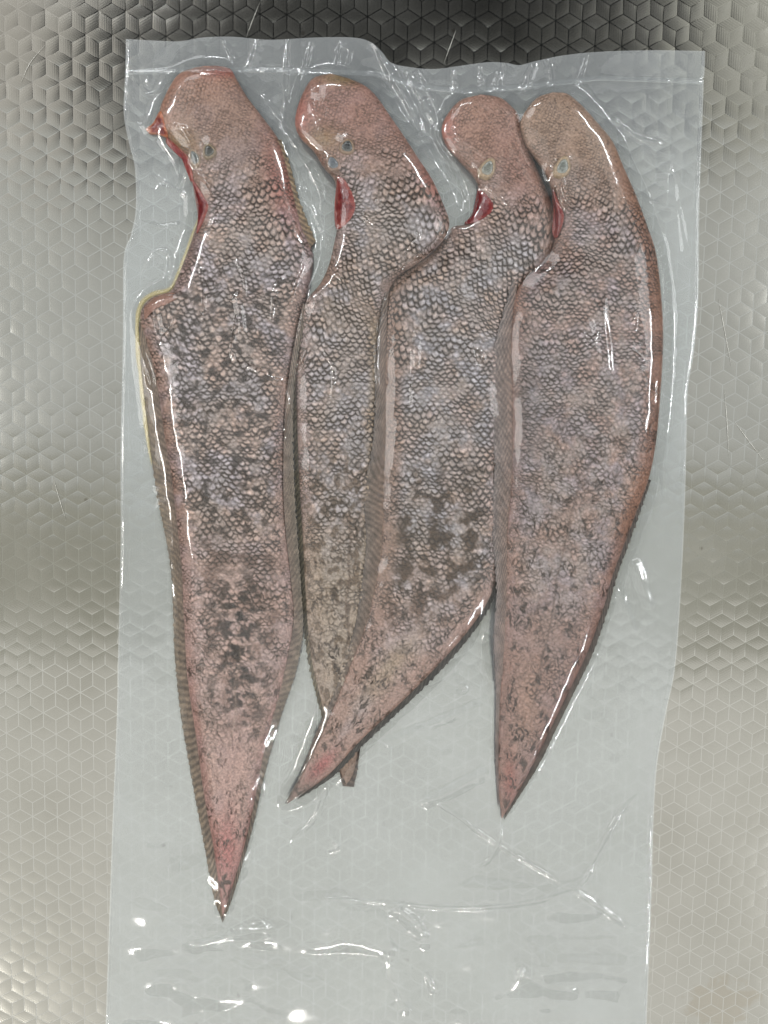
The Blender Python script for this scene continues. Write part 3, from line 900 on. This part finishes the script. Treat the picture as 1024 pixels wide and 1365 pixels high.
blob(four, 'gill', [(737, 250), (746, 272), (752, 288), (747, 308), (741, 318), (736, 308), (738, 281)], 0.4, (116, 30, 32), (150, 78, 68), 6, FLESH, 7)
blob(one, 'shoulder', [(192, 410), (206, 397), (228, 390), (238, 396), (222, 406), (204, 414), (193, 426)], 0.35, (176, 134, 120), (160, 120, 104), 7, SKIN, 2.5, 0.5)

# eyes --------------------------------------------------------------------------
build_eye(one, 279, 202, 7, 8, 0.2, (150, 132, 110), (118, 116, 106), (72, 70, 66))
build_eye(one, 260, 211, 6, 10, 0.3, (168, 148, 128), (146, 148, 146), (118, 122, 120))
build_eye(two, 463, 196, 8, 8, 0.2, (154, 130, 110), (118, 120, 116), (66, 68, 68))
build_eye(two, 444, 218, 7, 9, 0.6, (150, 126, 112), (138, 144, 150), (104, 110, 116))
build_eye(three, 650, 225, 8, 11, -0.5, (176, 154, 128), (170, 170, 160), (132, 134, 126))
build_eye(four, 750, 223, 8, 11, -0.4, (178, 156, 130), (172, 174, 166), (134, 138, 132))


JUICE, nj, bj = new_mat('pale_juice')
nj.nodes.remove(bj)
oj = [n for n in nj.nodes if n.type == 'OUTPUT_MATERIAL'][0]
tj = N(nj, 'ShaderNodeBsdfTransparent', Color=(1.0, 0.95, 0.80, 1)); dj = N(nj, 'ShaderNodeBsdfDiffuse', Color=(0.86, 0.76, 0.50, 1))
gj = N(nj, 'ShaderNodeBsdfGlossy', Roughness=0.15); m1 = N(nj, 'ShaderNodeMixShader', Fac=0.45); m2 = N(nj, 'ShaderNodeMixShader', Fac=0.06)
no_ = N(nj, 'ShaderNodeTexNoise', Scale=120.0); L(nj, N(nj, 'ShaderNodeTexCoord'), 'Object', no_, 'Vector'); nj.links.new(math_node(nj, 'MULTIPLY', no_.outputs['Fac'], 0.22), m1.inputs['Fac'])
L(nj, tj, 0, m1, 1); L(nj, dj, 0, m1, 2); L(nj, m1, 0, m2, 1); L(nj, gj, 0, m2, 2); L(nj, m2, 0, oj, 'Surface')


def build_juice(path, width, label):
    """bead of liquid held between film and fish along a pixel path (outline of the fish, liquid to its left)"""
    p = spline(path, 8); p = resample(p, int(arclen(p)[-1] / 2))
    d = np.gradient(p, axis=0); nrm = np.stack([d[:, 1], -d[:, 0]], -1) / np.linalg.norm(d, axis=1)[:, None]
    nrm *= np.sign(width)
    s_ = arclen(p)
    wd = abs(width) * (0.45 + 1.0 * fbm(s_ / 40, s_ * 0 + 3, 91, 3)) * np.minimum(1, np.minimum(s_, s_[-1] - s_) / 30 + 0.05)
    w = np.linspace(-0.6, 1, 9)
    X = p[:, None, :] + nrm[:, None, :] * (w[None, :] * wd[:, None])[..., None]
    z = (0.7 + 1.3 * np.sqrt(np.clip(1 - w, 0, 1))[None, :] * np.ones_like(wd)[:, None]) * MM
    P = ground(X[..., 0], X[..., 1], 0.0); P[..., 2] = z
    B = P.copy(); B[..., 2] = 0.0006
    ALL.add(P)
    o = link('fish_juice', grid_mesh('fish_juice', P, B), JUICE)
    o['label'] = label; o['category'] = 'liquid'
    return o


build_juice([(267, 286), (259, 312), (249, 340), (236, 372), (225, 387), (204, 393), (189, 406), (184, 430), (185, 462), (188, 497), (197, 577), (203, 620)], -3.4,
            'pale yellow juice beaded along the outer edge of the longest fish')

# ------------------------------------------------------------------ the bag
bag = bpy.data.objects.new('vacuum_bag', None)
COL.objects.link(bag)
bag.location = (0, 0, 0.0)
bag['label'] = 'clear glossy plastic vacuum bag lying flat on the patterned steel around the fish'
bag['category'] = 'plastic bag'

EDGE_T = [(168, 52), (205, 54), (240, 55), (270, 50), (310, 49), (360, 53), (420, 50), (470, 50), (494, 56), (510, 70), (522, 84), (550, 90), (580, 92), (612, 88), (650, 83), (676, 84), (692, 87), (712, 82), (750, 74), (800, 69), (870, 67), (940, 68)]
EDGE_L = [(168, 52), (167, 95), (165, 150), (172, 190), (180, 225), (181, 280), (174, 315), (165, 345), (164, 450), (161, 600), (161, 720), (158, 850), (156, 950), (150, 1100), (145, 1250), (141, 1365), (138, 1470)]
EDGE_R = [(940, 68), (939, 100), (936, 106), (938, 112), (935, 200), (932, 290), (931, 400), (925, 470), (917, 520), (915, 600), (912, 700), (907, 800), (900, 890), (888, 950), (876, 1020), (871, 1100), (869, 1180), (866, 1260), (862, 1365), (858, 1470)]


def bag_grid(nu, nv, inset=0.0):
    T_ = resample(spline(EDGE_T, 8), nu); Lf = resample(spline(EDGE_L, 8), nv); Rt = resample(spline(EDGE_R, 8), nv)
    Bt = np.stack([np.linspace(138, 858, nu), np.full(nu, 1470.0)], -1)
    u = np.linspace(0, 1, nu)[None, :, None]; v = np.linspace(0, 1, nv)[:, None, None]
    X = (1 - u) * Lf[:, None] + u * Rt[:, None] + (1 - v) ** 3 * (T_[None] - ((1 - u) * Lf[0] + u * Rt[0])) + v * 0 * Bt[None]
    return X


# membrane: film stretched over the fish and sucked down between them
FLOOR = 1.0 * MM
H = ALL.h.copy()
Hs = H.copy()
for it in range(2):                       # film rides on the highest points of the skin
    p_ = np.pad(Hs, 1, mode='edge')
    Hs = np.max([p_[i:i + RNX, j:j + RNY] for i in range(3) for j in range(3)], axis=0)
Hd = blur1(blur1(Hs))
for it in range(16):
    Hs = blur1(Hs)
Hc = np.where(H > 0, np.maximum(Hs, Hd - 0.25 * MM) + 0.1 * MM, 0)
F = np.maximum(Hc, FLOOR)
base = F.copy()
for it in range(130):
    F = np.maximum(base, blur1(F) - 0.000012)
for it in range(10):
    F = blur1(F)
F = np.maximum(F + 0.15 * MM, blur1(blur1(H)) + 0.12 * MM)
for it in range(3):
    F = blur1(F)
F = F + 0.25 * MM

X = bag_grid(620, 1120)
x, y = X[..., 0], X[..., 1]
g0 = ground(x, y, 0.0)
zf = sample(F, g0[..., 0], g0[..., 1])
for _ in range(2):
    k = (CAM[2] - zf) / CAM[2]
    zf = sample(F, CAM[0] + (g0[..., 0] - CAM[0]) * k, CAM[1] + (g0[..., 1] - CAM[1]) * k)

# creases traced as ridges in the film: (polyline, height mm, half width px)
CREASES = [
    ([(300, 58), (308, 74), (312, 86)], 0.5, 2.3), ([(455, 58), (452, 76), (449, 92)], 0.5, 2.4), ([(556, 96), (574, 128), (588, 158)], 0.6, 2.6),
    ([(604, 96), (606, 112), (606, 128)], 0.5, 2.3), ([(640, 90), (641, 104), (642, 118)], 0.5, 2.3), ([(730, 80), (734, 98), (735, 116)], 0.5, 2.5),
    ([(782, 76), (774, 100), (764, 118)], 0.5, 2.4), ([(600, 212), (612, 240), (622, 264)], 0.5, 2.3), ([(410, 210), (424, 236), (432, 262)], 0.5, 2.3),
    ([(404, 250), (416, 276), (428, 306)], 0.5, 2.6), ([(352, 130), (368, 152), (384, 168)], 0.5, 2.4), ([(820, 160), (846, 182), (880, 192)], 0.5, 3.0),
    ([(868, 268), (890, 276), (916, 274)], 0.5, 2.6), ([(206, 170), (190, 168), (172, 160)], 0.5, 2.3), ([(236, 300), (214, 302), (190, 296)], 0.5, 2.6),
    ([(440, 1040), (420, 1090), (390, 1120)], 0.5, 3.2), ([(668, 1096), (662, 1130), (640, 1160)], 0.5, 3.0), ([(300, 1232), (310, 1262), (330, 1290)], 0.5, 3.2),
    ([(178, 102), (188, 120), (203, 127), (220, 118), (228, 103)], 1.82, 2.6),
    ([(197, 104), (198, 115)], 0.8, 1.3),
    ([(236, 167), (248, 172), (256, 187), (262, 205), (265, 220)], 1.42, 2.0),
    ([(262, 230), (278, 245), (291, 275), (288, 298), (282, 320)], 1.22, 1.8),
    ([(183, 384), (192, 362), (204, 342), (217, 335), (227, 346), (222, 385)], 2.03, 3.0),
    ([(203, 405), (207, 440), (215, 452), (228, 440), (234, 428)], 1.42, 2.2),
    ([(192, 470), (200, 490), (204, 510), (200, 514), (194, 495)], 0.81, 1.5),
    ([(270, 360), (273, 400), (271, 425)], 1.22, 1.8),
    ([(316, 348), (325, 365), (326, 395), (318, 415), (312, 450), (312, 480), (335, 490), (370, 507), (392, 503), (405, 488), (416, 472)], 1.62, 2.2),
    ([(378, 365), (366, 390), (362, 430)], 1.42, 1.9), ([(402, 355), (390, 385), (382, 410)], 1.22, 1.8),
    ([(384, 56), (382, 100), (384, 135), (389, 156)], 2.03, 3.2), ([(345, 55), (338, 80), (330, 96)], 0.80, 5.0), ([(415, 58), (408, 85), (398, 110)], 1.62, 3.0),
    ([(448, 300), (441, 330), (450, 360), (466, 386)], 1.42, 1.9),
    ([(555, 293), (558, 315), (545, 335), (534, 356)], 1.82, 2.4), ([(592, 308), (575, 328), (553, 345)], 1.62, 2.2),
    ([(486, 282), (489, 294), (498, 304)], 0.81, 1.4), ([(503, 268), (515, 272), (524, 279)], 0.81, 1.4),
    ([(404, 418), (400, 440), (394, 462)], 1.42, 2.0), ([(412, 470), (404, 486), (394, 492)], 1.01, 1.5),
    ([(434, 468), (445, 495), (443, 530)], 1.42, 1.9), ([(380, 524), (384, 536), (379, 560), (377, 590)], 1.62, 2.0),
    ([(512, 400), (503, 450), (502, 490), (506, 530)], 0.9, 1.5), ([(555, 440), (556, 475), (550, 510), (551, 540)], 2.03, 3.2),
    ([(626, 468), (640, 470), (640, 482), (626, 480)], 1.62, 3.0),
    ([(806, 398), (807, 440), (806, 500)], 1.82, 2.2), ([(778, 448), (788, 455), (796, 448)], 1.60, 6.0), ([(846, 424), (845, 440)], 1.01, 1.6), ([(843, 470), (855, 480)], 1.01, 1.8),
    ([(874, 330), (880, 365), (884, 400), (882, 440)], 1.42, 1.7), ([(882, 496), (878, 512), (877, 540), (877, 566)], 1.42, 1.7),
    ([(578, 168), (582, 186), (594, 206), (604, 216)], 1.42, 1.8), ([(606, 172), (613, 186), (632, 196), (646, 208)], 1.62, 2.4), ([(596, 138), (604, 146)], 1.62, 2.4),
    ([(651, 250), (662, 260), (674, 276)], 1.01, 1.5), ([(742, 250), (746, 268), (757, 280)], 1.22, 1.7), ([(750, 236), (753, 252), (757, 266)], 1.22, 1.7),
    ([(500, 56), (518, 92), (540, 130), (562, 175)], 1.60, 5.5), ([(538, 176), (548, 186), (580, 186)], 1.42, 2.0), ([(545, 100), (562, 130), (578, 160)], 0.90, 4.5),
    ([(418, 136), (422, 152), (426, 170)], 1.62, 2.2), ([(404, 104), (412, 112), (420, 118)], 0.8, 1.3),
    ([(668, 90), (660, 120), (655, 132)], 0.90, 5.0), ([(712, 88), (704, 110), (698, 135)], 0.90, 5.0), ([(705, 120), (702, 134), (708, 140)], 1.42, 2.0),
    ([(450, 68), (460, 62), (468, 70), (464, 84)], 1.22, 2.0),
    ([(876, 596), (880, 640), (880, 690), (878, 725)], 1.82, 2.0),
    ([(897, 640), (899, 680), (900, 716)], 1.42, 1.9), ([(925, 490), (920, 540), (916, 600), (912, 660)], 1.62, 2.8), ([(884, 700), (892, 740), (908, 754)], 1.01, 2.0),
    ([(852, 690), (838, 735), (822, 780), (806, 826)], 1.42, 2.0),
    
    ([(572, 1064), (610, 1088), (640, 1110), (700, 1148), (765, 1186)], 0.9, 1.5),
    ([(436, 1198), (470, 1200), (520, 1204), (600, 1211), (680, 1207), (730, 1198), (765, 1187)], 0.9, 1.5),
    ([(765, 1187), (783, 1160), (800, 1130), (822, 1090), (845, 1066), (868, 1050)], 1.1, 1.6), ([(768, 1184), (782, 1170), (790, 1150)], 0.8, 1.3),
    ([(765, 1187), (790, 1202), (830, 1230), (862, 1250)], 0.50, 4.0), ([(868, 1052), (870, 1090)], 0.8, 1.5),
    ([(524, 1212), (540, 1220), (560, 1240), (566, 1256)], 2.2, 8.5), ([(570, 1300), (576, 1320)], 0.70, 4.0),
    ([(445, 1120), (450, 1128), (442, 1133)], 1.62, 3.0), ([(616, 912), (622, 920), (612, 926)], 1.01, 3.0), ([(700, 1240), (730, 1300), (725, 1340)], 0.60, 9.0),
    ([(250, 210), (238, 250), (214, 246)], 0.81, 2.4), ([(212, 235), (232, 250), (246, 260)], 1.22, 1.8), ([(166, 130), (178, 140), (190, 152)], 1.22, 1.8),
    ([(205, 260), (214, 248), (222, 250)], 1.01, 3.0),
    ([(182, 1300), (300, 1290), (420, 1310)], 1.20, 22.0), ([(260, 1250), (340, 1262)], 1.00, 18.0), ([(900, 250), (908, 290), (918, 340)], 1.22, 3.0), ([(892, 200), (884, 260)], 0.80, 9.0),
]


def ridge(x, y, pts, h, w):
    p = spline(pts, 6) if len(pts) > 2 else np.array(pts, float)
    pad = w * 4
    m = (x > p[:, 0].min() - pad) & (x < p[:, 0].max() + pad) & (y > p[:, 1].min() - pad) & (y < p[:, 1].max() + pad)
    xs, ys = x[m], y[m]
    if xs.size == 0: return m, xs
    best = np.full(xs.shape, 1e9); along = np.zeros(xs.shape)
    al = arclen(p)
    for i in range(len(p) - 1):
        a, d = p[i], p[i + 1] - p[i]
        tt = np.clip(((xs - a[0]) * d[0] + (ys - a[1]) * d[1]) / max(d @ d, 1e-9), 0, 1)
        dd = np.hypot(xs - a[0] - tt * d[0], ys - a[1] - tt * d[1])
        b = dd < best
        best = np.where(b, dd, best); along = np.where(b, (al[i] + tt * (al[i + 1] - al[i])) / al[-1], along)
    vary = 0.55 + 0.45 * np.sin(np.pi * np.clip(along, 0.02, 0.98)) + 0.35 * (vnoise(along * 7, along * 0 + p[0, 0], 5) - 0.5)
    ww = w * (0.8 + 0.5 * vnoise(along * 5, along * 0 + p[0, 1], 9))
    return m, h * vary * np.exp(-(best / ww) ** 2)


add = np.zeros_like(x)
for pts, h, w in CREASES:
    m, r = ridge(x, y, pts, 0.34 * max(w, 2.6) if w < 5 else min(h * 1.4, 0.38 * w), max(w, 2.6))     # flanks no steeper than about 40 degrees
    add[m] = np.maximum(add[m], r)
# flat-sided tents of stretched film: their planes throw broad glare
FACETS = [
    ([(516, 990), (574, 968), (634, 943)], 9, 0.44), ([(570, 1068), (604, 1054), (642, 1034)], 12, 0.44), ([(541, 1344), (532, 1316), (523, 1288)], 12, 0.43),
    ([(521, 1264), (516, 1244), (511, 1224)], 11, 0.43), ([(864, 802), (856, 778), (848, 754)], 10, 0.43), ([(844, 838), (835, 814), (826, 790)], 8, 0.43),
    ([(811, 492), (807, 450), (803, 410)], 8, 0.43), ([(796, 470), (790, 450), (784, 430)], 9, 0.43), ([(323, 442), (320, 420), (317, 396)], 8, 0.43),
    ([(552, 538), (554, 496), (556, 450)], 8, 0.43), ([(634, 486), (632, 476), (630, 466)], 8, 0.43), ([(906, 334), (902, 284), (896, 230)], 8, 0.43),
    ([(915, 640), (921, 570), (926, 500)], 7, 0.43), ([(262, 1262), (300, 1250), (352, 1240)], 14, 0.42), ([(700, 1300), (728, 1318), (760, 1322)], 12, 0.40),
]
for pts, w, slope in FACETS:
    p = spline(pts, 6); pad = w * 2
    m = (x > p[:, 0].min() - pad) & (x < p[:, 0].max() + pad) & (y > p[:, 1].min() - pad) & (y < p[:, 1].max() + pad)
    xs, ys = x[m], y[m]
    best = np.full(xs.shape, 1e9)
    for i in range(len(p) - 1):
        a, d = p[i], p[i + 1] - p[i]
        tt = np.clip(((xs - a[0]) * d[0] + (ys - a[1]) * d[1]) / max(d @ d, 1e-9), 0, 1)
        best = np.minimum(best, np.hypot(xs - a[0] - tt * d[0], ys - a[1] - tt * d[1]))
    best = best + 1.6 * (fbm(xs / 30, ys / 30, int(p[0, 0]), 2) - 0.5)
    q = w - np.sqrt(best ** 2 + 2.0)
    add[m] = np.maximum(add[m], slope * PX / MM * 0.5 * (q + np.sqrt(q * q + 2.0)))
# slack, softly buckled film away from the fish
free = sst(6 * MM, 1.5 * MM, zf)
slack = (fbm(x / 95, y / 95, 301, 3) - 0.5) * 2.4 + (fbm(x / 34 + 7, y / 48, 305, 2) - 0.5) * 0.7
slack = slack + (fbm(x / 150, y / 70, 333, 2) - 0.5) * 9.0 * sst(1080, 1220, y)
add += np.maximum(slack, -0.6) * free + ((fbm(x / 60, y / 80, 311, 3) - 0.5) * 0.9 + (fbm(x / 15, y / 24, 315, 2) - 0.5) * 0.16) * (1 - free)
# seal line under the top hem
uu = np.linspace(0, 1, x.shape[1])[None, :]
hem = np.interp(x, [165, 260, 380, 500, 560, 620, 700, 800, 940], [97, 92, 94, 98, 116, 122, 116, 104, 109])
add += 0.7 * np.exp(-((y - hem) / 2.4) ** 2)
# hem flutters a little above the table
add += 1.6 * sst(125, 60, y) * (0.5 + 0.5 * np.sin(x / 26.0 + 0.7 * np.sin(x / 61.0)))
# both layers are welded along the long sides
ez = np.minimum(uu, 1 - uu) * 760
add *= 0.12 + 0.88 * sst(0, 60, ez)
add += (0.25 + 0.5 * fbm(y / 60, x / 300, 77, 2)) * np.exp(-((ez - 4.5) / 1.9) ** 2)
z = np.maximum(zf + add * MM, 0.75 * MM)
k = (CAM[2] - z) / CAM[2]
PF = np.stack([CAM[0] + (g0[..., 0] - CAM[0]) * k, CAM[1] + (g0[..., 1] - CAM[1]) * k, z], -1)
me = grid_mesh('front_film', PF)
dry = me.attributes.new('dryness', 'FLOAT', 'POINT')            # where wet skin clings, the film turns clear
cover = (ALL.h > 0).astype(float)
for it in range(4): cover = blur1(cover)
dry.data.foreach_set('value', (0.04 + 0.96 * (1 - sample(cover, PF[..., 0], PF[..., 1]))).astype(np.float32).ravel())
link('front_film', me, FILM_FRONT, bag)

# the weld across the mouth of the bag: a narrow, slightly thicker, milkier band
xs_ = np.linspace(167, 938, 260)
ys_ = np.interp(xs_, [165, 260, 380, 500, 560, 620, 700, 800, 940], [97, 92, 94, 98, 116, 122, 116, 104, 109])
wv = np.linspace(-1, 1, 7)
XS = np.stack([np.broadcast_to(xs_[:, None], (260, 7)), ys_[:, None] + 3.2 * wv[None, :] + 0.8 * (fbm(xs_ / 12, xs_ * 0, 55, 2)[:, None] - 0.5)], -1)
gs = ground(XS[..., 0], XS[..., 1], 0.0)
hz = np.full(XS.shape[:2], 0.0)
tree_x, tree_y, tree_z = PF[:140, :, 0], PF[:140, :, 1], PF[:140, :, 2]
for a_ in range(XS.shape[0]):
    for b_ in range(XS.shape[1]):
        hz[a_, b_] = tree_z.flat[np.argmin((tree_x - gs[a_, b_, 0]) ** 2 + (tree_y - gs[a_, b_, 1]) ** 2)]
hz = hz + (0.12 + 0.25 * (1 - wv[None, :] ** 2)) * MM
kk = (CAM[2] - hz) / CAM[2]
PS = np.stack([CAM[0] + (gs[..., 0] - CAM[0]) * kk, CAM[1] + (gs[..., 1] - CAM[1]) * kk, hz], -1)
link('seal_seam', grid_mesh('seal_seam', PS), FILM_SEAL, bag)

XB = bag_grid(120, 220)
gb = ground(XB[..., 0], XB[..., 1], 0.0003)
gb[..., 2] = 0.00025 + 0.00015 * fbm(XB[..., 0] / 30, XB[..., 1] / 30, 77, 3)
link('back_film', grid_mesh('back_film', gb), FILM_BACK, bag)

for o in list(bpy.data.objects):
    if o.type == 'MESH' and o.data.users == 0: pass
